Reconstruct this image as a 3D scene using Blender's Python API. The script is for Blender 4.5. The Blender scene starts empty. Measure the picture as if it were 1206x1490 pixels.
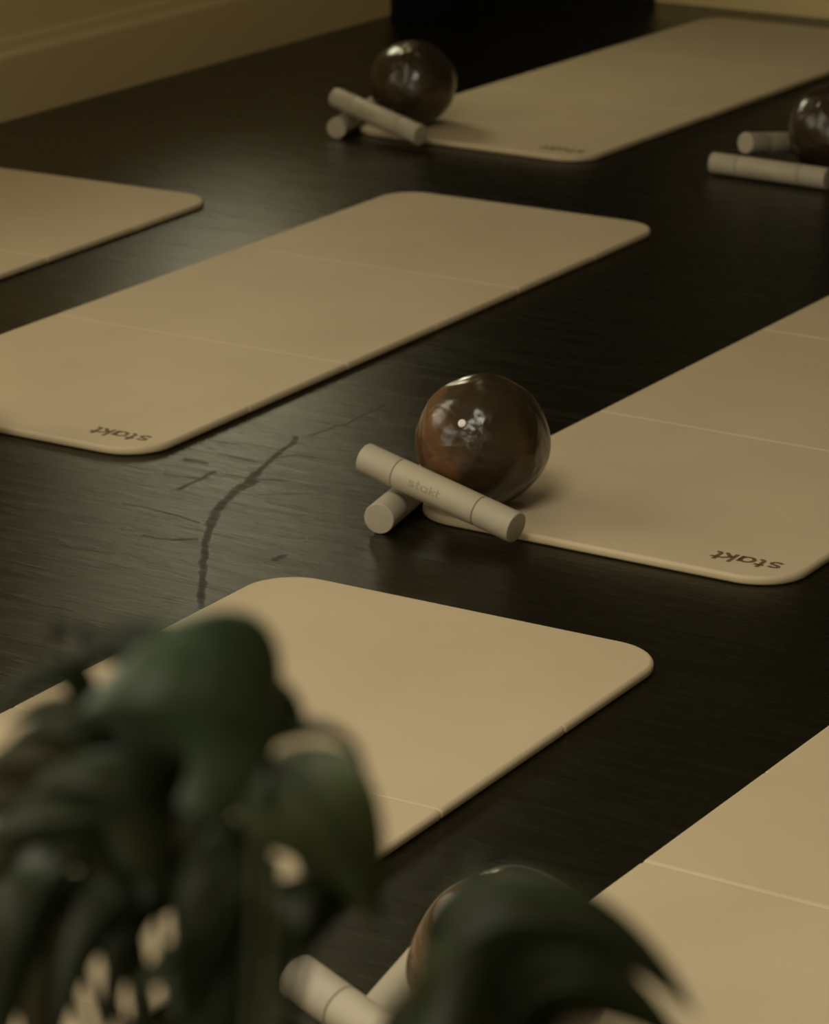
import bpy, bmesh, math, random
from mathutils import Vector, Matrix
random.seed(7)
SC = bpy.context.scene
COL = SC.collection

# ------------------------------------------------------------------ camera
# room axes: +X away from the left wall, +Y towards the back wall, +Z up
W, H, FPX = 1206.0, 1490.0, 4755.03
TH = 1.04
SN, CS = math.sin(TH), math.cos(TH)
def to_room(v):
    return Vector((v[0]*SN - v[1]*CS, v[0]*CS + v[1]*SN, v[2]))
CR = to_room((0.9999652, 0.00261852, 0.00792104))
CU = to_room((-0.00834263, 0.3138614, 0.94943216))
CF = to_room((0.0, 0.9494652, -0.31387232))
CO = Vector((0, 0, 1.46265))
def ray(x, y):
    return CF + CR*((x-W/2)/FPX) - CU*((y-H/2)/FPX)
def at(x, y, z=0.0):
    """the place on the level plane z seen at a pixel of the photograph"""
    d = ray(x, y)
    return CO + d*((z-CO.z)/d.z)
def deep(x, y, d):
    return CO + ray(x, y)*d

cam_d = bpy.data.cameras.new('camera')
cam = bpy.data.objects.new('camera', cam_d); COL.objects.link(cam)
m = Matrix((CR.normalized(), CU.normalized(), (-CF).normalized())).transposed().to_4x4()
m.translation = CO
cam.matrix_world = m
cam_d.sensor_fit = 'VERTICAL'; cam_d.sensor_height = 36.0
cam_d.lens = 36.0*FPX/H
cam_d.clip_start = 0.05
cam_d.dof.use_dof = True
cam_d.dof.focus_distance = 4.0
cam_d.dof.aperture_fstop = 8.0
SC.camera = cam

# ------------------------------------------------------------------ helpers
def mat_new(name):
    mt = bpy.data.materials.new(name); mt.use_nodes = True
    nt = mt.node_tree
    return mt, nt, nt.nodes['Principled BSDF']
def N(nt, t, **kw):
    n = nt.nodes.new(t)
    for k, v in kw.items():
        if k.startswith('i_'):
            n.inputs[k[2:].replace('_', ' ')].default_value = v
        else: setattr(n, k, v)
    return n
def ramp(nt, fac, stops):
    r = nt.nodes.new('ShaderNodeValToRGB')
    el = r.color_ramp.elements
    while len(el) < len(stops): el.new(0.5)
    for e, (p, c) in zip(el, stops): e.position = p; e.color = (*c, 1) if len(c) == 3 else c
    nt.links.new(fac, r.inputs[0]); return r
def g(v): return (v, v, v)

def link(name, bm, mt, parent=None, smooth=True, flat_big=False, **props):
    me = bpy.data.meshes.new(name)
    bmesh.ops.recalc_face_normals(bm, faces=bm.faces)
    bm.to_mesh(me); bm.free()
    if smooth:
        big = max(p.area for p in me.polygons)
        for p in me.polygons: p.use_smooth = not (flat_big and p.area > 0.5*big)
    for q in (mt if isinstance(mt, (list, tuple)) else [mt]): me.materials.append(q)
    o = bpy.data.objects.new(name, me); COL.objects.link(o)
    if parent: o.parent = parent
    for k, v in props.items(): o[k] = v
    return o
def empty(name, loc, label, cat, group=None):
    o = bpy.data.objects.new(name, None); COL.objects.link(o)
    o.empty_display_size = 0.05; o.location = loc
    o['label'] = label; o['category'] = cat
    if group: o['group'] = group
    return o
def copy_tree(o, parent=None):
    c = o.copy(); COL.objects.link(c)
    if parent:
        c.parent = parent
    for ch in [x for x in ALL() if x.parent == o]: copy_tree(ch, c)
    return c
def ALL(): return list(COL.objects)
def box(bm, x0, x1, y0, y1, z0, z1):
    vs = [bm.verts.new((x, y, z)) for z in (z0, z1) for x, y in ((x0, y0), (x1, y0), (x1, y1), (x0, y1))]
    for f in ((3,2,1,0), (4,5,6,7), (0,1,5,4), (1,2,6,5), (2,3,7,6), (3,0,4,7)):
        bm.faces.new([vs[i] for i in f])
def rings_to_mesh(bm, rings, cap0=True, cap1=True):
    R = [[bm.verts.new(p) for p in r] for r in rings]
    n = len(R[0])
    for a, b in zip(R, R[1:]):
        for i in range(n):
            bm.faces.new((a[i], a[(i+1) % n], b[(i+1) % n], b[i]))
    if cap0: bm.faces.new(R[0][::-1])
    if cap1: bm.faces.new(R[-1])

# ------------------------------------------------------------------ materials
# foam of the mats
M_FOAM, nt, b = mat_new('beige_foam')
tc = N(nt, 'ShaderNodeTexCoord')
n1 = N(nt, 'ShaderNodeTexNoise', i_Scale=5.0, i_Detail=4.0); nt.links.new(tc.outputs['Object'], n1.inputs['Vector'])
r = ramp(nt, n1.outputs['Fac'], [(0.3, (0.60, 0.49, 0.32)), (0.7, (0.65, 0.53, 0.35))])
nt.links.new(r.outputs[0], b.inputs['Base Color'])
b.inputs['Roughness'].default_value = 0.62
b.inputs['Specular IOR Level'].default_value = 0.35
n2 = N(nt, 'ShaderNodeTexNoise', i_Scale=380.0, i_Detail=2.0); nt.links.new(tc.outputs['Object'], n2.inputs['Vector'])
bp = N(nt, 'ShaderNodeBump', i_Strength=0.12, i_Distance=0.001)
nt.links.new(n2.outputs['Fac'], bp.inputs['Height']); nt.links.new(bp.outputs[0], b.inputs['Normal'])

M_PRINT, nt, b = mat_new('brown_print')
b.inputs['Base Color'].default_value = (0.16, 0.10, 0.045, 1); b.inputs['Roughness'].default_value = 0.6
M_GROOVE, nt, b = mat_new('seam_shade')
b.inputs['Base Color'].default_value = (0.26, 0.22, 0.15, 1); b.inputs['Roughness'].default_value = 0.7

def silicone(name, c0, c1, rough):
    mt, nt, b = mat_new(name)
    tc = N(nt, 'ShaderNodeTexCoord')
    n1 = N(nt, 'ShaderNodeTexNoise', i_Scale=22.0, i_Detail=4.0); nt.links.new(tc.outputs['Object'], n1.inputs['Vector'])
    r = ramp(nt, n1.outputs['Fac'], [(0.35, c0), (0.65, c1)])
    nt.links.new(r.outputs[0], b.inputs['Base Color'])
    b.inputs['Roughness'].default_value = rough
    return mt
M_WEIGHT = silicone('cream_silicone', (0.43, 0.38, 0.275), (0.47, 0.415, 0.30), 0.5)
M_CAP = silicone('cream_end_cap', (0.42, 0.375, 0.28), (0.46, 0.41, 0.31), 0.55)
M_EMB = silicone('embossed_cream', (0.31, 0.27, 0.19), (0.33, 0.285, 0.2), 0.5)

# balls : glossy brown rubber
M_BALL, nt, b = mat_new('glossy_brown_rubber')
tc = N(nt, 'ShaderNodeTexCoord')
n1 = N(nt, 'ShaderNodeTexNoise', i_Scale=9.0, i_Detail=3.0, i_Distortion=0.6); nt.links.new(tc.outputs['Object'], n1.inputs['Vector'])
r = ramp(nt, n1.outputs['Fac'], [(0.3, (0.026, 0.017, 0.008)), (0.58, (0.040, 0.025, 0.011)), (0.75, (0.075, 0.038, 0.016))])
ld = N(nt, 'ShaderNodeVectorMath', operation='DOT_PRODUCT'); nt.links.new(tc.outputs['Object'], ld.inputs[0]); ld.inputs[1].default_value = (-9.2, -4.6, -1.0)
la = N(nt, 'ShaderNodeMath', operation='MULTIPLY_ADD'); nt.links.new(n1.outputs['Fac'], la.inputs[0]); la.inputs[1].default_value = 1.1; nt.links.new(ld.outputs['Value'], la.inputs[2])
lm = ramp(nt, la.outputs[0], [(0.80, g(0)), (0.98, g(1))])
mx = N(nt, 'ShaderNodeMix', data_type='RGBA'); nt.links.new(lm.outputs[0], mx.inputs[0]); nt.links.new(r.outputs[0], mx.inputs[6]); mx.inputs[7].default_value = (0.12, 0.056, 0.022, 1)  # marbling turns orange on one side, painting in the window's highlight
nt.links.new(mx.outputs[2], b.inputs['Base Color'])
b.inputs['Roughness'].default_value = 0.25
b.inputs['Specular IOR Level'].default_value = 0.5
b.inputs['Coat Weight'].default_value = 0.25; b.inputs['Coat Roughness'].default_value = 0.08
v1 = N(nt, 'ShaderNodeTexNoise', i_Scale=14.0, i_Detail=2.0, i_Distortion=0.8); nt.links.new(tc.outputs['Object'], v1.inputs['Vector'])
bp = N(nt, 'ShaderNodeBump', i_Strength=0.8, i_Distance=0.014)
nt.links.new(v1.outputs['Fac'], bp.inputs['Height'])
v2 = N(nt, 'ShaderNodeTexNoise', i_Scale=60.0, i_Detail=2.0); nt.links.new(tc.outputs['Object'], v2.inputs['Vector'])
bp2 = N(nt, 'ShaderNodeBump', i_Strength=0.10, i_Distance=0.002)
nt.links.new(v2.outputs['Fac'], bp2.inputs['Height']); nt.links.new(bp.outputs[0], bp2.inputs['Normal'])
nt.links.new(bp2.outputs[0], b.inputs['Normal'])
M_PLUG, nt, b = mat_new('white_plug'); b.inputs['Base Color'].default_value = (0.85, 0.82, 0.78, 1); b.inputs['Roughness'].default_value = 0.35

# painted walls
def paint(name, c0, c1, rough=0.7):
    mt, nt, b = mat_new(name)
    tc = N(nt, 'ShaderNodeTexCoord')
    n1 = N(nt, 'ShaderNodeTexNoise', i_Scale=1.6, i_Detail=5.0); nt.links.new(tc.outputs['Object'], n1.inputs['Vector'])
    r = ramp(nt, n1.outputs['Fac'], [(0.3, c0), (0.7, c1)]); nt.links.new(r.outputs[0], b.inputs['Base Color'])
    n2 = N(nt, 'ShaderNodeTexNoise', i_Scale=90.0); nt.links.new(tc.outputs['Object'], n2.inputs['Vector'])
    bp = N(nt, 'ShaderNodeBump', i_Strength=0.08, i_Distance=0.003)
    nt.links.new(n2.outputs['Fac'], bp.inputs['Height']); nt.links.new(bp.outputs[0], b.inputs['Normal'])
    b.inputs['Roughness'].default_value = rough
    return mt
M_WALL = paint('ochre_wall_paint', (0.70, 0.565, 0.26), (0.75, 0.61, 0.285))
M_BASE = paint('tan_trim_paint', (0.66, 0.52, 0.26), (0.70, 0.56, 0.285), 0.5)
M_CEIL = paint('ceiling_paint', (0.42, 0.36, 0.27), (0.46, 0.40, 0.30))
M_DARK = paint('corner_shade_black', (0.012, 0.010, 0.007), (0.018, 0.015, 0.010), 0.55)  # near-black for the panels added as shade in the back-left corner
M_DARKWALL = paint('charcoal_wall_paint', (0.060, 0.054, 0.036), (0.072, 0.064, 0.043), 0.8)
M_GLASS, nt, b = mat_new('window_glass')
b.inputs['Base Color'].default_value = (1, 1, 1, 1); b.inputs['Roughness'].default_value = 0.0
b.inputs['Transmission Weight'].default_value = 1.0; b.inputs['IOR'].default_value = 1.02

# floor : black-brown stained boards running across the room
M_FLOOR, nt, b = mat_new('dark_stained_boards')
L = nt.links
tc = N(nt, 'ShaderNodeTexCoord')
mp = N(nt, 'ShaderNodeMapping'); mp.inputs['Scale'].default_value = (1.0, 9.0, 1.0)
L.new(tc.outputs['Object'], mp.inputs['Vector'])
gr = N(nt, 'ShaderNodeTexNoise', i_Scale=5.0, i_Detail=8.0, i_Roughness=0.65, i_Distortion=0.5); L.new(mp.outputs[0], gr.inputs['Vector'])
mp2 = N(nt, 'ShaderNodeMapping'); mp2.inputs['Scale'].default_value = (3.0, 40.0, 1.0)
L.new(tc.outputs['Object'], mp2.inputs['Vector'])
fg = N(nt, 'ShaderNodeTexNoise', i_Scale=4.0, i_Detail=6.0, i_Roughness=0.7); L.new(mp2.outputs[0], fg.inputs['Vector'])
big = N(nt, 'ShaderNodeTexNoise', i_Scale=1.7, i_Detail=4.0); L.new(tc.outputs['Object'], big.inputs['Vector'])
br = N(nt, 'ShaderNodeTexBrick'); br.offset = 0.37; br.inputs['Scale'].default_value = 1.0
br.inputs['Brick Width'].default_value = 1.35; br.inputs['Row Height'].default_value = 0.128
br.inputs['Mortar Size'].default_value = 0.0012; br.inputs['Mortar Smooth'].default_value = 0.5
br.inputs['Color1'].default_value = (0.3, 0.3, 0.3, 1); br.inputs['Color2'].default_value = (0.8, 0.8, 0.8, 1)
br.inputs['Mortar'].default_value = (0, 0, 0, 1)
L.new(tc.outputs['Object'], br.inputs['Vector'])
base = ramp(nt, gr.outputs['Fac'], [(0.25, (0.0045, 0.0040, 0.0015)), (0.55, (0.0076, 0.0066, 0.0026)), (0.8, (0.014, 0.0118, 0.005))])
tint = N(nt, 'ShaderNodeMix', data_type='RGBA', blend_type='MULTIPLY'); tint.inputs[0].default_value = 0.35
L.new(base.outputs[0], tint.inputs[6]); L.new(br.outputs['Color'], tint.inputs[7])
# long worn scratch and a few gouges : distance to broken lines drawn on the boards
warp = N(nt, 'ShaderNodeTexNoise', i_Scale=28.0, i_Detail=3.0); L.new(tc.outputs['Object'], warp.inputs['Vector'])
wsub = N(nt, 'ShaderNodeVectorMath', operation='SUBTRACT'); L.new(warp.outputs['Color'], wsub.inputs[0]); wsub.inputs[1].default_value = (.5, .5, .5)
wsc = N(nt, 'ShaderNodeVectorMath', operation='MULTIPLY'); L.new(wsub.outputs[0], wsc.inputs[0]); wsc.inputs[1].default_value = (.014, .014, 0)
wad = N(nt, 'ShaderNodeVectorMath', operation='ADD'); L.new(tc.outputs['Object'], wad.inputs[0]); L.new(wsc.outputs[0], wad.inputs[1])
def seg(a, bb, wid, soft):
    ba = bb-a
    s = N(nt, 'ShaderNodeVectorMath', operation='SUBTRACT'); L.new(wad.outputs[0], s.inputs[0]); s.inputs[1].default_value = a
    d = N(nt, 'ShaderNodeVectorMath', operation='DOT_PRODUCT'); L.new(s.outputs[0], d.inputs[0]); d.inputs[1].default_value = ba/ba.length_squared
    c = N(nt, 'ShaderNodeClamp'); L.new(d.outputs['Value'], c.inputs[0])
    k = N(nt, 'ShaderNodeVectorMath', operation='SCALE'); k.inputs[0].default_value = ba; L.new(c.outputs[0], k.inputs['Scale'])
    e = N(nt, 'ShaderNodeVectorMath', operation='DISTANCE'); L.new(s.outputs[0], e.inputs[0]); L.new(k.outputs[0], e.inputs[1])
    mr = N(nt, 'ShaderNodeMapRange', interpolation_type='SMOOTHSTEP'); L.new(e.outputs['Value'], mr.inputs['Value'])
    mr.inputs['From Min'].default_value = wid; mr.inputs['From Max'].default_value = wid+soft
    mr.inputs['To Min'].default_value = 1; mr.inputs['To Max'].default_value = 0
    return mr.outputs[0]
LINES = [
 ([(293,885),(296,820),(302,775),(306,765)], .0022, .0045),
 ([(306,765),(316,742),(338,718),(362,700),(374,688)], .0035, .007),
 ([(374,688),(400,664),(424,646),(430,636)], .0015, .006),
 ([(352,712),(372,700)], .002, .006),
 ([(268,668),(298,674)], .0015, .006),
 ([(318,661),(372,672)], .0008, .0035),
 ([(180,733),(250,748),(288,760)], .0004, .004),
 ([(260,712),(285,700),(312,686)], .0006, .006),
 ([(375,720),(480,717)], .0003, .003),
 ([(450,634),(500,618),(560,590)], .0004, .004),
 ([(400,815),(412,808)], .0015, .006),
 ([(330,690),(365,696),(420,700)], .0003, .004),
 ([(240,690),(262,694),(300,696)], .0003, .005),
 ([(395,668),(430,662),(470,668)], .0003, .004),
 ([(300,640),(345,646)], .0003, .004),
 ([(210,780),(250,786),(286,784)], .0003, .005),
]
acc = None
for pts, wid, soft in LINES:
    P = [at(x, y) for x, y in pts]
    for a, c in zip(P, P[1:]):
        o = seg(a, c, wid, soft)
        if acc is None: acc = o
        else:
            mx = N(nt, 'ShaderNodeMath', operation='MAXIMUM'); L.new(acc, mx.inputs[0]); L.new(o, mx.inputs[1]); acc = mx.outputs[0]
brk = ramp(nt, fg.outputs['Fac'], [(0.30, g(0.35)), (0.55, g(1.0))])
sc0 = N(nt, 'ShaderNodeMath', operation='MULTIPLY'); L.new(acc, sc0.inputs[0]); L.new(brk.outputs[0], sc0.inputs[1])
sc = N(nt, 'ShaderNodeMath', operation='MULTIPLY'); L.new(sc0.outputs[0], sc.inputs[0]); sc.inputs[1].default_value = 0.62
scm = N(nt, 'ShaderNodeMix', data_type='RGBA'); L.new(sc.outputs[0], scm.inputs[0]); L.new(tint.outputs[2], scm.inputs[6])
scm.inputs[7].default_value = (0.016, 0.011, 0.007, 1)
L.new(scm.outputs[2], b.inputs['Base Color'])
rr = ramp(nt, gr.outputs['Fac'], [(0.25, g(0.16)), (0.75, g(0.27))])
rb = N(nt, 'ShaderNodeMath', operation='MULTIPLY_ADD'); L.new(big.outputs['Fac'], rb.inputs[0]); rb.inputs[1].default_value = 0.10; L.new(rr.outputs[0], rb.inputs[2])
rs = N(nt, 'ShaderNodeMath', operation='MULTIPLY_ADD'); L.new(sc.outputs[0], rs.inputs[0]); rs.inputs[1].default_value = 0.35; L.new(rb.outputs[0], rs.inputs[2])
rs.use_clamp = True
L.new(rs.outputs[0], b.inputs['Roughness'])
sp = N(nt, 'ShaderNodeMapRange'); L.new(sc.outputs[0], sp.inputs['Value']); sp.inputs['To Min'].default_value = 0.40; b.inputs['Specular Tint'].default_value = (1.0, 0.94, 0.72, 1); sp.inputs['To Max'].default_value = 0.08
pn = N(nt, 'ShaderNodeTexNoise', i_Scale=9.0, i_Detail=8.0, i_Roughness=0.7, i_Distortion=1.2); L.new(mp.outputs[0], pn.inputs['Vector'])
pr_ = ramp(nt, pn.outputs['Fac'], [(0.36, g(0.62)), (0.62, g(1.2))])
sm = N(nt, 'ShaderNodeMath', operation='MULTIPLY'); L.new(sp.outputs[0], sm.inputs[0]); L.new(pr_.outputs[0], sm.inputs[1])
L.new(sm.outputs[0], b.inputs['Specular IOR Level'])
hsum = N(nt, 'ShaderNodeMath', operation='MULTIPLY_ADD'); L.new(gr.outputs['Fac'], hsum.inputs[0]); hsum.inputs[1].default_value = 1.3; L.new(fg.outputs['Fac'], hsum.inputs[2])
bp = N(nt, 'ShaderNodeBump', i_Strength=0.35, i_Distance=0.0022); L.new(hsum.outputs[0], bp.inputs['Height'])
bpb = N(nt, 'ShaderNodeBump', i_Strength=0.4, i_Distance=0.001); L.new(br.outputs['Fac'], bpb.inputs['Height']); bpb.invert = True
L.new(bp.outputs[0], bpb.inputs['Normal'])
L.new(bpb.outputs[0], b.inputs['Normal'])

# leaves
def leaf_mat(name, c0, c1, rough=0.33):
    mt, nt, b = mat_new(name)
    tc = N(nt, 'ShaderNodeTexCoord')
    n1 = N(nt, 'ShaderNodeTexNoise', i_Scale=35.0, i_Detail=3.0); nt.links.new(tc.outputs['Object'], n1.inputs['Vector'])
    r = ramp(nt, n1.outputs['Fac'], [(0.35, c0), (0.65, c1)]); nt.links.new(r.outputs[0], b.inputs['Base Color'])
    b.inputs['Roughness'].default_value = rough
    b.inputs['Specular IOR Level'].default_value = 0.3
    return mt
M_LEAF = leaf_mat('dark_green_leaf', (0.015, 0.021, 0.008), (0.024, 0.033, 0.012), 0.42)
M_LEAF2 = leaf_mat('mid_green_leaf', (0.034, 0.045, 0.013), (0.044, 0.058, 0.017), 0.62)
M_LEAFA = leaf_mat('glossy_blue_green_leaf', (0.036, 0.056, 0.028), (0.05, 0.076, 0.040), 0.34)
M_LEAF3 = leaf_mat('olive_dry_leaf', (0.045, 0.040, 0.018), (0.06, 0.052, 0.024), 0.6)
M_STEM = leaf_mat('pale_green_stem', (0.06, 0.07, 0.035), (0.08, 0.09, 0.045), 0.5)
M_VEIN = leaf_mat('leaf_vein', (0.025, 0.034, 0.014), (0.032, 0.042, 0.018), 0.5)
M_POT = paint('terracotta_pot', (0.20, 0.09, 0.045), (0.25, 0.115, 0.06), 0.8)
M_SOIL = paint('dark_soil', (0.015, 0.010, 0.007), (0.03, 0.02, 0.013), 0.95)
M_STAND = paint('stained_stand_wood', (0.07, 0.04, 0.02), (0.10, 0.055, 0.028), 0.5)

# ------------------------------------------------------------------ room
XL, XR, YN, YB, ZC = -4.44, 4.3, -1.9, 7.985, 3.4
bm = bmesh.new(); box(bm, XL-0.15, XR+0.15, YN-0.15, YB+0.15, -0.08, 0.0)
link('floor', bm, M_FLOOR, smooth=False, kind='structure')
bm = bmesh.new(); box(bm, XL-0.15, XR+0.15, YN-0.15, YB+0.15, ZC, ZC+0.1)
link('ceiling', bm, M_CEIL, smooth=False, kind='structure')

WT = 0.12
def wall(name, axis, pos, sign, a0, a1, holes):
    """wall perpendicular to axis ('x' or 'y') at pos, thick outwards; holes = [(a0,a1,z0,z1)]"""
    bm = bmesh.new()
    cuts = sorted(holes)
    def put(u0, u1, z0, z1):
        if u1-u0 < 1e-4 or z1-z0 < 1e-4: return
        p0, p1 = sorted((pos, pos+sign*WT))
        if axis == 'x': box(bm, p0, p1, u0, u1, z0, z1)
        else: box(bm, u0, u1, p0, p1, z0, z1)
    cur = a0
    for h in cuts:
        put(cur, h[0], 0, ZC); put(h[0], h[1], 0, h[2]); put(h[0], h[1], h[3], ZC); cur = h[1]
    put(cur, a1, 0, ZC)
    return link(name, bm, M_WALL, smooth=False, kind='structure')
WIN_L = [(-1.2, 1.2, 0.85, 2.4), (2.3, 4.5, 0.85, 2.3), (6.3, 6.92, 0.72, 1.36)]
SHADE_PANEL = (7.40, 7.95, 0.0, 2.1)
wall('wall_left', 'x', XL, -1, YN, YB, WIN_L+[SHADE_PANEL])
wall('wall_back', 'y', YB, 1, XL-WT, XR+WT, []).data.materials[0] = M_DARKWALL
wall('wall_right', 'x', XR, 1, YN, YB, [])
WIN_N = [(-2.9, -0.7, 0.9, 2.5), (1.9, 3.3, 1.6, 3.1)]
wall('wall_front', 'y', YN, -1, XL-WT, XR+WT, WIN_N)

def window(i, axis, pos, sign, h):
    bm = bmesh.new(); f = 0.05
    a0, a1, z0, z1 = h
    p0, p1 = sorted((pos-sign*0.015, pos+sign*0.09))
    def put(u0, u1, w0, w1):
        if axis == 'x': box(bm, p0, p1, u0, u1, w0, w1)
        else: box(bm, u0, u1, p0, p1, w0, w1)
    put(a0, a0+f, z0, z1); put(a1-f, a1, z0, z1); put(a0+f, a1-f, z0, z0+f); put(a0+f, a1-f, z1-f, z1)
    if i != 3: put((a0+a1)/2-0.02, (a0+a1)/2+0.02, z0+f, z1-f)
    fr = link('window_%d' % i, bm, M_BASE, smooth=False, kind='structure')
    return fr
for i, h in enumerate(WIN_L): window(i+1, 'x', XL, -1, h)
for i, h in enumerate(WIN_N): window(i+4, 'y', YN, -1, h)

# dark panel and edging added so the corner fades to black
bm = bmesh.new()
y0, y1, z0, z1 = SHADE_PANEL
box(bm, XL-0.07, XL-0.02, y0+0.03, y1-0.03, 0.005, 2.07)
box(bm, XL-0.02, XL-0.008, y0+0.12, y1-0.12, 0.18, 0.85)
box(bm, XL-0.02, XL-0.008, y0+0.12, y1-0.12, 1.0, 1.93)
link('shade_panel_1', bm, M_DARK, smooth=False, kind='structure')
bm = bmesh.new()
for a, c, e, f in ((y0-0.02, y0+0.03, 0, 2.13), (y1-0.03, y1+0.02, 0, 2.13), (y0+0.03, y1-0.03, 2.07, 2.13)):
    box(bm, XL-0.1, XL+0.012, a, c, e, f)
link('shade_edging_1', bm, M_DARK, smooth=False, kind='structure')

bm = bmesh.new()
box(bm, XL+0.03, -4.0, YB-0.02, YB-0.001, 0.005, 2.05); box(bm, XL+0.12, -4.1, YB-0.03, YB-0.02, 0.2, 1.9)
link('shade_panel_2', bm, M_DARK, smooth=False, kind='structure')  # second dark panel, added to keep the corner and its floor reflection black
bm = bmesh.new(); box(bm, -4.0, -3.935, YB-0.028, YB-0.001, 0.001, 2.12); box(bm, XL+0.012, -4.0, YB-0.028, YB-0.001, 2.05, 2.12)
link('shade_edging_2', bm, M_DARK, smooth=False, kind='structure')

# baseboards with a sloping top moulding
def baseboard(name, pts_fn, length0, length1, prof):
    bm = bmesh.new()
    rings = [[pts_fn(t, d, z) for d, z in prof] for t in (length0, length1)]
    rings_to_mesh(bm, rings)
    return link(name, bm, M_BASE, smooth=False, kind='structure')
PROF = [(0, 0.0), (0.022, 0.0), (0.023, 0.138), (0.020, 0.146), (0.010, 0.152), (0.007, 0.172), (0.0, 0.178)]
baseboard('baseboard_left', lambda t, d, z: (XL+d, t, z), YN, SHADE_PANEL[0]-0.021, PROF)
baseboard('baseboard_back', lambda t, d, z: (t, YB-d, z), -3.93, XR, PROF)
baseboard('baseboard_right', lambda t, d, z: (XR-d, t, z), YN, YB-0.025, PROF)

# ------------------------------------------------------------------ lettering
# strokes of the word, in letter units (x-height 1)
def arc(cx, cy, rx, ry, a0, a1, n=14):
    return [(cx+rx*math.cos(math.radians(a0+(a1-a0)*i/n)), cy+ry*math.sin(math.radians(a0+(a1-a0)*i/n))) for i in range(n+1)]
def word():
    S = []
    def add(x, *strokes):
        for s in strokes: S.append([(x+p[0], p[1]) for p in s])
    # s
    add(0.0, arc(0.36, 0.73, 0.27, 0.21, 30, 270)[:-1]+arc(0.36, 0.25, 0.29, 0.24, 90, -150))
    # t
    add(0.92, [(0.2, 1.36), (0.2, 0.3)]+arc(0.42, 0.28, 0.22, 0.24, 180, 285), [(0.0, 0.93), (0.5, 0.93)])
    # a
    add(1.60, arc(0.42, 0.48, 0.38, 0.44, 0, 360, 24), [(0.80, 0.98), (0.80, 0.0)])
    # k
    add(2.72, [(0.08, 1.42), (0.08, 0.0)], [(0.66, 0.96), (0.12, 0.42)], [(0.28, 0.56), (0.70, 0.0)])
    # t
    add(3.50, [(0.2, 1.36), (0.2, 0.3)]+arc(0.42, 0.28, 0.22, 0.24, 180, 285), [(0.0, 0.93), (0.5, 0.93)])
    return S, 4.15
def ribbon(bm, pts, hw, fn):
    """flat stroke; fn maps letter coordinates to space"""
    P = [Vector(p) for p in pts]
    # refine
    Q = [P[0]]
    for a, c in zip(P, P[1:]):
        k = max(1, int((c-a).length/0.12))
        Q += [a+(c-a)*(i+1)/k for i in range(k)]
    prev = None
    for i, q in enumerate(Q):
        t = (Q[min(i+1, len(Q)-1)]-Q[max(i-1, 0)])
        t.normalize(); nn = Vector((-t.y, t.x))*hw
        e = q + (-t*hw*0.4 if i == 0 else (t*hw*0.4 if i == len(Q)-1 else Vector((0, 0))))
        cur = [bm.verts.new(fn(*(e+nn), 1)), bm.verts.new(fn(*(e-nn), 1)), bm.verts.new(fn(*(e-nn), 0)), bm.verts.new(fn(*(e+nn), 0))]
        if prev:
            for j in range(4): bm.faces.new((prev[j], prev[(j+1) % 4], cur[(j+1) % 4], cur[j]))
        else: bm.faces.new(cur)
        prev = cur
    bm.faces.new(prev[::-1])

# ------------------------------------------------------------------ mats
MW, ML, MT = 0.594, 1.75, 0.0127
PL = ML/6
def panel_bm(k, hw=0.0028):
    """k-th of six panels; y from 0; outer ends get large rounded corners"""
    first, last = k == 0, k == 5
    y0, y1 = k*PL, (k+1)*PL
    R = 0.075
    # softness of the top rim on each side: outer rims are full round, hinges on top open wide
    def hinge(j):          # fold index between panel j-1 and j
        return hw if j % 2 == 0 else 0.00015
    top = [0.0058, 0.0058, 0.0058 if first else hinge(k), 0.0058 if last else hinge(k+1)]      # x0,x1,y0,y1
    bot = [0.0045, 0.0045, 0.0045 if first else (0.0008 if k % 2 == 0 else 0.003), 0.0045 if last else (0.0008 if (k+1) % 2 == 0 else 0.003)]
    top_z = [0.0058, 0.0058, top[2] if first else hinge(k)*0.6, top[3] if last else hinge(k+1)*0.6]
    r0 = R if first else 0.0045
    r1 = R if last else 0.0045
    def ring(ins, z):
        a0, a1, b0, b1 = ins
        X0, X1, Y0, Y1 = a0, MW-a1, y0+b0, y1-b1
        pts = []
        for (cx, cy, rr, s) in ((X1, Y0, r0-(a1 if r0 > .01 else 0), 270), (X1, Y1, r1-(a1 if r1 > .01 else 0), 0), (X0, Y1, r1-(a0 if r1 > .01 else 0), 90), (X0, Y0, r0-(a0 if r0 > .01 else 0), 180)):
            sx = -1 if cx > MW/2 else 1; sy = 1 if s in (270, 180) else -1
            ox, oy = cx+sx*rr, cy+sy*rr
            n = 14
            for i in range(n+1):
                a = math.radians(s+90*i/n)
                pts.append((ox+rr*math.cos(a), oy+rr*math.sin(a), z))
        return pts
    rings = []
    for i in range(5):                      # bottom rim
        a = i/4*math.pi/2
        rings.append(ring([q*(1-math.sin(a)) for q in bot], 0.0045*(1-math.cos(a))))
    for i in range(7):
        a = i/6*math.pi/2
        zz = MT-0.0058*(1-math.sin(a))
        rings.append(ring([q*(1-math.cos(a)) for q in top], zz))
    bm = bmesh.new(); rings_to_mesh(bm, rings); return bm
def add_logo(parent):
    S, wd = word(); bm = bmesh.new()
    sx = 0.104/wd; sy = 0.0225
    for s in S:
        # read from the far end of the mat: turned by 180 degrees
        ribbon(bm, s, 0.125, lambda u, v, top: (MW-0.034-u*sx, 0.0755-v*sy, MT+(0.00018 if top else -0.0005)))
    return link('printed_logo', bm, M_PRINT, parent, smooth=False, label='brown printed word')
def make_mat(label, hw=0.0028):
    root = empty('yoga_mat', (0, 0, 0), label, 'yoga mat', 'folding mats laid out on the floor')
    for k in range(6):
        link('panel', panel_bm(k, hw), M_FOAM, root, flat_big=True)
    add_logo(root)
    return root
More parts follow.
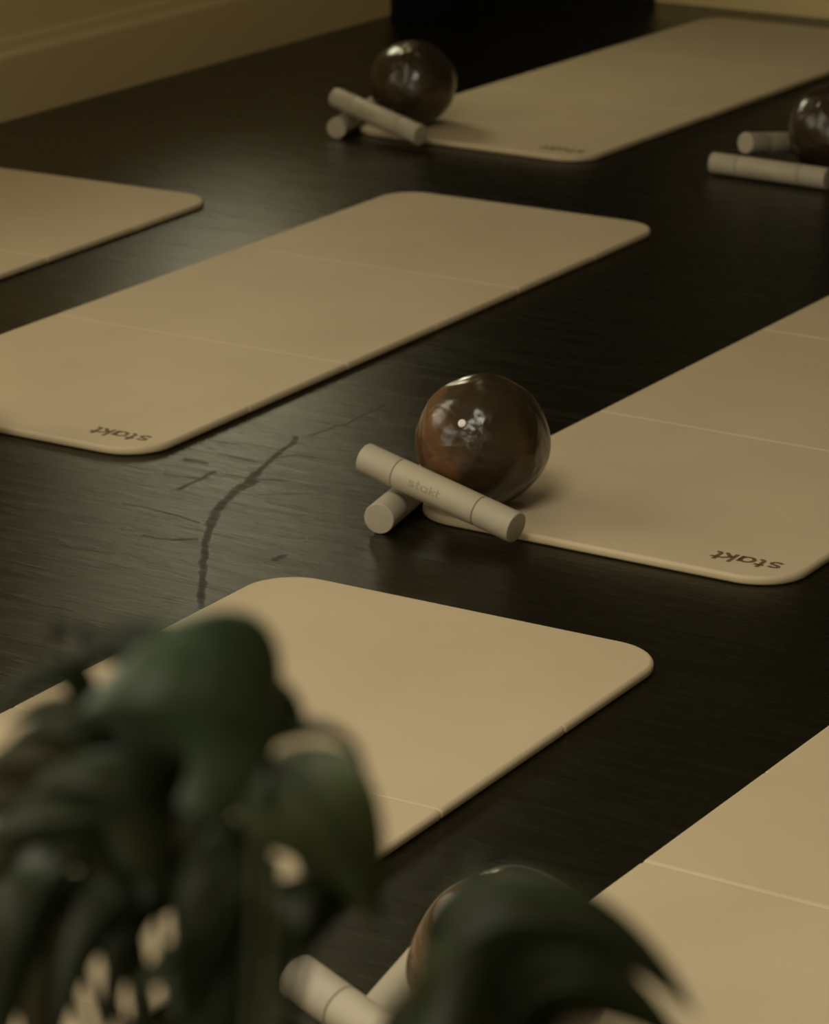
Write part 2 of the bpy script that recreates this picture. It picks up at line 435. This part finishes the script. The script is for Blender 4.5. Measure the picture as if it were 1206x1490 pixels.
MATS = {
 'centre':  ((-3.2998, 3.8066), 0.0018, 'beige folding mat left of centre, its full far end showing beyond the sharp ball'),
 'right':   ((-2.2416, 3.7855), -0.0139, 'beige folding mat at the right edge carrying the sharp brown ball on its corner'),
 'back':    ((-3.7138, 6.0181), -0.0244, 'farthest beige folding mat, by the back wall, with a blurred ball on its left corner'),
 'left':    ((-4.1225, 3.5332), 0.0223, 'beige folding mat by the left wall, only its pointed far end showing'),
 'plant':   ((-2.2519, 1.7243), 0.0012, 'beige folding mat at bottom centre partly hidden behind the green leaves'),
 'corner':  ((-1.4422+0.5833*math.sin(0.0273), 1.7221+0.5833), -0.0273, 'nearest beige folding mat, in the bottom right corner, with a pale open fold line'),
}
proto = None
for key, (loc, rot, lab) in MATS.items():
    if proto is None:
        proto = make_mat(lab); o = proto
    elif key == 'corner':
        o = make_mat(lab, 0.0058)
    else:
        o = copy_tree(proto); o['label'] = lab
    o.location = (loc[0], loc[1], 0.0003); o.rotation_euler = (0, 0, rot)

# ------------------------------------------------------------------ balls
BR = 0.0955
def make_ball(label):
    root = empty('exercise_ball', (0, 0, 0), label, 'exercise ball', 'brown exercise balls resting on the mat corners')
    bm = bmesh.new()
    bmesh.ops.create_uvsphere(bm, u_segments=72, v_segments=48, radius=BR)
    for v in bm.verts:
        z = v.co.z
        if z < -0.8*BR: z = -0.8*BR + (z+0.8*BR)*0.72       # slightly slack where it meets the mat
        d = v.co.normalized()
        w = 0.0016*(math.sin(7*d.x+2.0)*math.cos(5*d.z+1)+math.sin(6*d.y-3*d.x))
        v.co = Vector((d.x*(BR+w), d.y*(BR+w), z*(1+w/BR)*0.99))
    zmin = min(v.co.z for v in bm.verts)
    for v in bm.verts: v.co.z -= zmin
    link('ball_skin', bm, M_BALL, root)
    # valve : a white plug in a small rubber ring, towards the camera's upper left
    rc, uc, bc = CR.normalized(), CU.normalized(), (-CF).normalized()
    d = (rc*-0.315 + uc*0.245 + bc*0.915).normalized()
    q = d.to_track_quat('Z', 'Y').to_matrix().to_4x4()
    cz = -zmin
    def lathe(prof, n=24):
        bm = bmesh.new()
        rings_to_mesh(bm, [[Vector((r*math.cos(2*math.pi*i/n), r*math.sin(2*math.pi*i/n), z)) for i in range(n)] for r, z in prof])
        M = Matrix.Translation((0, 0, cz)) @ q
        bmesh.ops.transform(bm, matrix=M, verts=bm.verts)
        return bm
    link('valve_plug', lathe([(0.0056, BR-0.004), (0.0060, BR+0.0008), (0.0056, BR+0.0020), (0.004, BR+0.0027), (0.001, BR+0.0030)]), M_PLUG, root, label='small white plug')
    return root, cz
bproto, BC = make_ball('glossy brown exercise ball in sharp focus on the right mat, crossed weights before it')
def ball_at(o, loc, rz=0): o.location = loc; o.rotation_euler = (0, 0, rz)
def centre_from(x, y):
    return at(x, y, MT+BC)
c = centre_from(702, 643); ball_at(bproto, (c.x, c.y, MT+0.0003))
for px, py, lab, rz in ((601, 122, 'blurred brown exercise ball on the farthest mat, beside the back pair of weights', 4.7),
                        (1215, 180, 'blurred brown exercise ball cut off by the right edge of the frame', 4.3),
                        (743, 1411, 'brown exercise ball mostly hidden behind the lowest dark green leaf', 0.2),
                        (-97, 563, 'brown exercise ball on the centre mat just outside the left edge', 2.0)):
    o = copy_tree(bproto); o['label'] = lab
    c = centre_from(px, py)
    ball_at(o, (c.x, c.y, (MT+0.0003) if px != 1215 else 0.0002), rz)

# ------------------------------------------------------------------ weights
WR, WL = 0.0222, 0.268
def make_weight(label):
    root = empty('hand_weight', (0, 0, 0), label, 'hand weight', 'cream cylindrical hand weights lying in crossed pairs')
    n = 56
    def tube(prof):
        bm = bmesh.new()
        rings_to_mesh(bm, [[(x, r*math.cos(2*math.pi*i/n), r*math.sin(2*math.pi*i/n)) for i in range(n)] for x, r in prof])
        return bm
    def capped(x0, x1, rr, e):
        p = []
        for i in range(5):
            a = i/4*math.pi/2; p.append((x0+e*(1-math.sin(a)), rr-e*(1-math.cos(a))))
        p = sorted(p)
        q = [(x0+x1-x, r) for x, r in reversed(p)]
        return p+q
    s1 = WL*0.232
    g_ = 0.0009
    link('sleeve', tube(capped(s1+g_, WL-s1-g_, WR, 0.0009)), M_WEIGHT, root)
    link('end_piece', tube(capped(0, s1-g_, WR, 0.0016)), M_CAP, root)
    link('end_piece', tube(capped(WL-s1+g_, WL, WR, 0.0016)), M_CAP, root)
    link('core', tube([(s1-0.003, WR-0.0014), (s1+0.003, WR-0.0014), (WL-s1-0.003, WR-0.0014), (WL-s1+0.003, WR-0.0014)]), M_GROOVE, root)
    # parting line of the sleeve, slightly proud
    bm = bmesh.new()
    for a in (-62, ):
        ca, sa = math.cos(math.radians(a)), math.sin(math.radians(a))
        vs = []
        for x in (s1+0.006, WL-s1-0.006):
            for da, rr in ((-1.3, WR-0.0004), (0, WR+0.00035), (1.3, WR-0.0004)):
                aa = math.radians(a+da); vs.append(bm.verts.new((x, -rr*math.cos(aa), rr*math.sin(aa))))
        bm.faces.new((vs[0], vs[1], vs[4], vs[3])); bm.faces.new((vs[1], vs[2], vs[5], vs[4])); bm.faces.new((vs[0], vs[3], vs[5], vs[2]))
    link('parting_line', bm, M_GROOVE, root, smooth=False)
    # embossed word wrapped on the sleeve, facing -Y / up
    S, wd = word(); bm = bmesh.new()
    sx = 0.056/wd; h = 0.0078
    for s in S:
        def fn(u, v, top):
            a = math.radians(18) + (v-0.7)*h/WR
            rr = WR+(0.00022 if top else -0.0004)
            return (WL/2-0.028-0.012+u*sx, -rr*math.cos(a), rr*math.sin(a))
        ribbon(bm, s, 0.10, fn)
    link('embossed_word', bm, M_EMB, root, smooth=False)
    return root
wproto = make_weight('')
first = True
def place_weight(A, B, label, roll=0.0):
    """axis from A towards B, start point A"""
    global first
    if first: o = wproto; first = False
    else: o = copy_tree(wproto)
    o['label'] = label
    X = (B-A).normalized(); Y = Vector((0, 0, 1)).cross(X).normalized(); Z = X.cross(Y)
    M = Matrix((X, Y, Z)).transposed().to_4x4() @ Matrix.Rotation(roll, 4, 'X'); M.translation = A
    o.matrix_world = M
    return o
def crossed(a_px, b_px, low_px, low_dir, labels, za=0.0345, zb=0.0685, left=None):
    A = at(*a_px, za); B = at(*b_px, zb)
    d = (B-A).normalized()
    place_weight(A+d*WL, A, labels[0])
    C = at(*low_px, WR+0.0004)
    a = math.radians(low_dir)
    place_weight(C, C+Vector((math.cos(a), math.sin(a), 0)), labels[1], roll=1.2)
crossed((751, 768), (598, 697), (551, 755), 100.7,
        ('sharp cream hand weight leaning across the other before the ball, embossed word on it',
         'sharp cream hand weight on the floor under the embossed one, round end facing forward'))
crossed((612, 197), (516, 154), (489, 187), 103,
        ('blurred cream hand weight leaning in front of the farthest ball, topmost of the back pair',
         'blurred cream hand weight under the back leaning one, only its round end showing'))
# pair at the right edge
A = at(1037, 236.5, WR+0.0004); place_weight(A, A+Vector((math.cos(math.radians(-3.3)), math.sin(math.radians(-3.3)), 0)),
        'blurred cream hand weight lying level on the floor, nearer of the right edge pair', 0.6)
A = at(1084, 208, 0.058); a = math.radians(72)
B = A+Vector((math.cos(a)*WL, math.sin(a)*WL, 0)); B.z = WR+0.0006
place_weight(A, B, 'blurred cream hand weight leaning behind the level one at the right edge', 0.6)
# pair in front of the plant
A = at(432, 1419, 0.084)
B = at(750, 1652, 0.030)
place_weight(A, B, 'pale hand weight between the leaves at the bottom edge, topmost of its pair', 0.9)
C = at(603, 1419, WR+0.0004); D = at(560, 1469, WR+0.0004)
dd = (C-D).normalized()
S0 = D - dd*0.115
place_weight(S0, C, 'cream hand weight at the bottom edge crossed beneath its pair, beside the hidden ball', 1.7)

# ------------------------------------------------------------------ plant
PC = to_room((-0.085, 1.22, 0))     # pot axis on the floor
bm = bmesh.new()
box(bm, -0.16, 0.16, -0.16, 0.16, 0.50, 0.53)
st = empty('plant_stand', (PC.x, PC.y, 0), 'wooden stand carrying the leafy pot below the frame', 'plant stand')
link('top', bm, M_STAND, st, smooth=False)
for sx in (-1, 1):
    for sy in (-1, 1):
        bm = bmesh.new(); box(bm, sx*0.13-0.016, sx*0.13+0.016, sy*0.13-0.016, sy*0.13+0.016, 0.0, 0.4995)
        link('leg', bm, M_STAND, st, smooth=False)
PZ = 0.5305
pl = empty('potted_plant', (PC.x, PC.y, PZ), 'dark green leafy plant blurred in the lower left foreground', 'plant')
def lathe_bm(prof, n=48):
    bm = bmesh.new()
    rings_to_mesh(bm, [[(r*math.cos(2*math.pi*i/n), r*math.sin(2*math.pi*i/n), z) for i in range(n)] for r, z in prof])
    return bm
link('pot', lathe_bm([(0.055, 0), (0.085, 0.12), (0.092, 0.125), (0.094, 0.155), (0.088, 0.155), (0.083, 0.14), (0.08, 0.135)]), M_POT, pl)
link('soil', lathe_bm([(0.07, 0.12), (0.081, 0.138), (0.04, 0.143), (0.005, 0.145)]), M_SOIL, pl)
ROOT = Vector((PC.x, PC.y, PZ))

def bez(pts, t):
    P = [Vector(p) for p in pts]
    while len(P) > 1: P = [P[i].lerp(P[i+1], t) for i in range(len(P)-1)]
    return P[0]
def tube_bm(pts, r0, r1, n=24, k=10):
    bm = bmesh.new(); rings = []
    C = [bez(pts, i/n) for i in range(n+1)]
    up = Vector((0.3, 0.2, 1)).normalized()
    for i, c in enumerate(C):
        t = (C[min(i+1, n)]-C[max(i-1, 0)]).normalized()
        s = t.cross(up).normalized(); u = s.cross(t)
        r = r0+(r1-r0)*i/n
        rings.append([c+(s*math.cos(2*math.pi*j/k)+u*math.sin(2*math.pi*j/k))*r for j in range(k)])
    rings_to_mesh(bm, rings); return bm
def leaf(mid, wpx, side=(0, 1, 0), mt=None, lobe=0.22, cup=0.25, tipk=1.0, slits=(), stem=None, curl=0.0):
    """mid: midrib control points (px, py, depth) from base to tip; wpx: half width in px;
       side: across-direction (px right, px down, depth per px*100)"""
    mt = mt or M_LEAF
    NT, NS = 46, 30
    M3 = [deep(*p) for p in mid]
    d0 = mid[0][2]; upx = d0/FPX
    sd = (CR*side[0] - CU*side[1] + CF*side[2]).normalized()
    hw = wpx*upx
    bm = bmesh.new(); V = {}
    length = sum((M3[i+1]-M3[i]).length for i in range(len(M3)-1))
    for i in range(NT+1):
        t = i/NT
        c = bez(M3, t); tg = (bez(M3, min(1, t+.02))-bez(M3, max(0, t-.02))).normalized()
        s = (sd - tg*sd.dot(tg)).normalized(); nn = s.cross(tg).normalized()
        if nn.dot(-CF) < 0: nn = -nn
        w = hw*(math.sin(math.pi*min(1, (t*0.93+0.07))**0.62)**0.8)*(1-0.12*t)
        if t > 0.97: w *= (1-t)/0.03
        for j in range(NS+1):
            q = -1+2*j/NS
            back = lobe*length*(abs(q)**1.7)*(1-t)**2.2
            z = -cup*w*(abs(q)**1.8) + 0.012*w*math.sin(q*14+t*20) + curl*w*q*abs(q)
            V[i, j] = bm.verts.new(c + s*(w*q) - tg*back + nn*z - ROOT)
    for i in range(NT):
        for j in range(NS):
            tc_, qc = (i+.5)/NT, -1+2*(j+.5)/NS
            if any(a <= tc_ - 0.25*(abs(qc)-q0) <= a+w_ and (qc*sg) > q0 and (qc*sg) < q1 for a, w_, q0, q1, sg in slits): continue
            bm.faces.new((V[i, j], V[i+1, j], V[i+1, j+1], V[i, j+1]))
    lf = link('leaf', bm, mt, pl)
    so = lf.modifiers.new('thickness', 'SOLIDIFY'); so.thickness = 0.0006
    # midrib
    C = [p-ROOT - CF*0.0006 for p in M3]
    link('midrib', tube_bm(C, 0.0013, 0.0004, 18, 6), M_VEIN, lf)
    if stem is not False:
        b0 = M3[0]-ROOT
        q = stem if stem else (0.0, 0.0)
        foot = Vector((q[0]*0.05, q[1]*0.05, 0.14))
        midp = (b0+foot)/2 + Vector((0, 0, 0.06)); midp.x = b0.x*0.75; midp.y = b0.y*0.75
        link('stem', tube_bm([foot, midp, b0 + Vector((0, 0, -0.03)), b0], 0.0026, 0.0017), M_STEM if len(mid) % 2 else M_LEAF, pl)
    return lf
D = 1.26
# large leaf with the sheen, upper centre
leaf([(395,1100,1.25),(330,1000,1.23),(230,1020,1.22),(112,1040,1.26)], 150, side=(0.25,1,0.25), mt=M_LEAFA, lobe=0.08, cup=0.5, stem=(.5,.2))
leaf([(385,1090,1.28),(330,1020,1.27),(250,1080,1.27),(190,1190,1.30)], 92, side=(0.7,1,0.5), lobe=0.1, cup=0.4, stem=(.3,.2))
leaf([(300,1120,1.30),(220,1060,1.29),(150,1080,1.29),(90,1150,1.31)], 70, side=(0.1,1,0.3), lobe=0.1, cup=0.4, stem=(.2,.2))
# leaf hanging to the right with its arched lobe
leaf([(384,1105,1.27),(450,1150,1.25),(520,1210,1.25),(548,1350,1.27)], 100, side=(1,-0.40,0.2), mt=M_LEAF2, lobe=0.0, cup=0.25, stem=False)
leaf([(386,1078,1.27),(440,1050,1.25),(515,1045,1.25),(535,1135,1.26)], 15, side=(0.1,1,0.3), lobe=0.0, cup=0.3, stem=False)
leaf([(470,1225,1.30),(500,1250,1.29),(480,1310,1.29),(440,1400,1.30)], 56, side=(1,0.1,0.2), lobe=0.1, cup=0.3)
# dark mass at bottom centre
leaf([(400,1290,1.28),(350,1255,1.27),(310,1340,1.27),(285,1490,1.29)], 95, side=(1,0.3,0.3), lobe=0.15, cup=0.35, stem=(.1,-.2))
leaf([(395,1290,1.33),(358,1400,1.32),(320,1540,1.33)], 70, side=(1,0.0,-0.2), lobe=0.1, cup=0.3)
leaf([(330,1380,1.31),(330,1470,1.30),(300,1580,1.31)], 100, side=(1,0.0,0.2), lobe=0.1, cup=0.3)
leaf([(350,1420,1.33),(345,1480,1.32),(360,1600,1.33)], 42, side=(1,0.0,0.2), lobe=0.1, cup=0.3)
leaf([(300,1270,1.36),(330,1330,1.35),(330,1450,1.36)], 60, side=(1,0.0,0.2), lobe=0.1, cup=0.3)
# left cluster
leaf([(170,1170,1.30),(140,1070,1.28),(80,1035,1.28),(5,1085,1.30)], 36, side=(0.1,1,0.3), lobe=0.1, cup=0.5, stem=(-.2,.3))
leaf([(130,1015,1.33),(100,960,1.32),(50,970,1.32),(-30,1050,1.34)], 26, side=(0.0,1,0.3), lobe=0.05, cup=0.5, stem=(-.3,.3))
leaf([(260,1250,1.28),(200,1150,1.26),(120,1120,1.26),(40,1160,1.28)], 70, side=(0.3,1,0.2), lobe=0.1, cup=0.45, stem=(-.1,.1))
leaf([(180,1200,1.32),(120,1180,1.31),(60,1190,1.31),(-40,1230,1.33)], 60, side=(0.2,1,0.1), lobe=0.1, cup=0.4)
leaf([(110,1180,1.35),(80,1110,1.34),(30,1090,1.34),(-40,1120,1.35)], 26, side=(0.2,1,0.1), mt=M_LEAF3, lobe=0.1, cup=0.3)
leaf([(300,1300,1.38),(210,1210,1.37),(120,1220,1.37),(0,1270,1.39)], 60, side=(0.2,1,0.2), mt=M_LEAF3, lobe=0.1, cup=0.2)
leaf([(330,1200,1.39),(250,1180,1.38),(160,1260,1.38),(110,1340,1.39)], 70, side=(1,0.6,0.2), mt=M_LEAF, lobe=0.1, cup=0.3)
leaf([(250,1230,1.41),(240,1290,1.40),(230,1340,1.41)], 60, side=(1,0.1,0.2), mt=M_LEAF3, lobe=0.1, cup=0.3)
leaf([(200,1300,1.32),(160,1300,1.31),(100,1370,1.31),(80,1540,1.32)], 40, side=(1,0.4,0.2), lobe=0.1, cup=0.4)
leaf([(230,1290,1.34),(190,1330,1.33),(160,1400,1.33),(150,1560,1.34)], 30, side=(1,0.4,0.2), lobe=0.1, cup=0.4)
leaf([(90,1260,1.34),(50,1290,1.33),(20,1380,1.33),(10,1520,1.35)], 52, side=(1,0.2,0.2), lobe=0.1, cup=0.4)
leaf([(110,1110,1.37),(50,1100,1.36),(0,1110,1.36),(-60,1160,1.37)], 44, side=(0.2,1,0.1), mt=M_LEAF3, lobe=0.1, cup=0.2, stem=False)
leaf([(60,1290,1.38),(70,1370,1.37),(60,1480,1.38),(50,1560,1.39)], 58, side=(1,0.1,0.2), mt=M_LEAF3, lobe=0.1, cup=0.3)
leaf([(40,1220,1.38),(10,1230,1.37),(-30,1300,1.38)], 50, side=(1,0.6,0.2), mt=M_LEAF3, lobe=0.1, cup=0.3, stem=False)
leaf([(262,1380,1.27),(240,1390,1.26),(205,1430,1.26),(170,1560,1.28)], 16, side=(1,0.3,0.2), lobe=0.1, cup=0.4)
leaf([(120,925,1.42),(95,900,1.41),(80,915,1.41),(74,950,1.42)], 18, side=(1,0.3,0.2), lobe=0.1, cup=0.4, stem=(-.4,.2))
leaf([(345,1070,1.28),(260,960,1.27),(180,915,1.27),(100,965,1.29)], 66, side=(0.3,1,0.25), lobe=0.05, cup=0.4, stem=False)
leaf([(150,1070,1.38),(110,1020,1.37),(60,1020,1.37),(5,1060,1.38)], 24, side=(0.1,1,0.2), mt=M_LEAF3, lobe=0.1, cup=0.3, stem=False)
leaf([(130,1180,1.40),(70,1150,1.39),(20,1160,1.39),(-60,1190,1.40)], 48, side=(0.1,1,0.2), mt=M_LEAF3, lobe=0.1, cup=0.2, stem=False)
leaf([(30,1300,1.40),(0,1340,1.39),(-10,1420,1.39),(0,1560,1.40)], 55, side=(1,0.1,0.2), mt=M_LEAF3, lobe=0.1, cup=0.2, stem=False)
# lower right leaf with a drooping tip and a slit
leaf([(610,1500,1.26),(650,1300,1.23),(850,1270,1.22),(1015,1480,1.25)], 78, side=(-0.35,1,0.25), mt=M_LEAF, lobe=0.10, cup=0.45, stem=(.8,.3))
leaf([(655,1450,1.28),(660,1380,1.27),(680,1310,1.27),(700,1238,1.28)], 50, side=(1,0.1,0.2), mt=M_LEAF, lobe=0.1, cup=0.4, stem=(.8,.3))
leaf([(660,1560,1.26),(645,1440,1.24),(690,1360,1.24),(800,1330,1.26)], 72, side=(1,0.5,0.3), mt=M_LEAF2, lobe=0.1, cup=0.35, stem=(.7,.1))
leaf([(720,1540,1.29),(770,1400,1.28),(880,1400,1.28),(1000,1530,1.30)], 74, side=(0.1,1,0.2), lobe=0.1, cup=0.35, stem=(.8,.1))
leaf([(620,1600,1.31),(630,1500,1.30),(720,1430,1.30),(880,1400,1.31)], 95, side=(0.2,1,0.2), lobe=0.1, cup=0.35, stem=(.7,0))
# pale stems seen between the leaves
for px in ([(402,1250),(398,1275),(402,1310),(404,1420)], [(396,1400),(392,1420),(400,1450),(410,1560)], [(388,1090),(372,1180),(368,1260),(380,1420)]):
    P = [deep(x, y, 1.27)-ROOT for x, y in px]
    link('stem', tube_bm([P[0], P[1], P[2], P[3], (P[3]+Vector((0, 0, 0.14)))/2, Vector((0.01, 0.0, 0.14))], 0.0022, 0.0028), M_STEM, pl)

# ------------------------------------------------------------------ daylight through the windows
def sky_light(name, axis, pos, inward, h, watts, col):
    a0, a1, z0, z1 = h
    ld = bpy.data.lights.new(name, 'AREA'); ld.shape = 'RECTANGLE'
    ld.size = a1-a0-0.1; ld.size_y = z1-z0-0.1; ld.energy = watts; ld.color = col
    o = bpy.data.objects.new(name, ld); COL.objects.link(o)
    c = ((a0+a1)/2, (z0+z1)/2)
    o.location = (pos, c[0], c[1]) if axis == 'x' else (c[0], pos, c[1])
    d = Vector((inward, 0, 0)) if axis == 'x' else Vector((0, inward, 0))
    o.rotation_euler = d.to_track_quat('-Z', 'Y').to_euler()
    return o
sky_light('daylight', 'x', XL-0.10, 1, WIN_L[0], 34, (1.0, 0.93, 0.76))
sky_light('daylight', 'x', XL-0.10, 1, WIN_L[1], 26, (1.0, 0.90, 0.66))
sky_light('daylight', 'x', XL-0.10, 1, WIN_L[2], 7.8, (1.0, 0.96, 0.68))
sky_light('daylight', 'y', YN-0.10, 1, WIN_N[0], 30, (1.0, 0.93, 0.76))
sky_light('daylight', 'y', YN-0.10, 1, WIN_N[1], 10, (1.0, 0.93, 0.80))
def unseen_ceiling_lamp(x, y, sx, sy, watts, col):
    ld = bpy.data.lights.new('unseen_ceiling_lamp', 'AREA'); ld.shape = 'RECTANGLE'; ld.size = sx; ld.size_y = sy
    ld.energy = watts; ld.color = col
    o = bpy.data.objects.new('unseen_ceiling_lamp', ld); COL.objects.link(o); o.location = (x, y, ZC-0.03)
unseen_ceiling_lamp(-1.5, 1.3, 1.6, 1.6, 68, (1.0, 0.93, 0.76))  # unseen lamp added so the near mats are lit mainly from above
unseen_ceiling_lamp(-3.8, 6.7, 0.5, 0.5, 1.2, (1.0, 0.85, 0.55))
w = bpy.data.worlds.new('sky'); SC.world = w; w.use_nodes = True
w.node_tree.nodes['Background'].inputs[0].default_value = (0.75, 0.85, 1.0, 1)
w.node_tree.nodes['Background'].inputs[1].default_value = 0.05

SC.view_settings.view_transform = 'Standard'; SC.view_settings.look = 'None'
SC.view_settings.exposure = 0.0; SC.view_settings.gamma = 1.0
SC.view_settings.use_curve_mapping = False
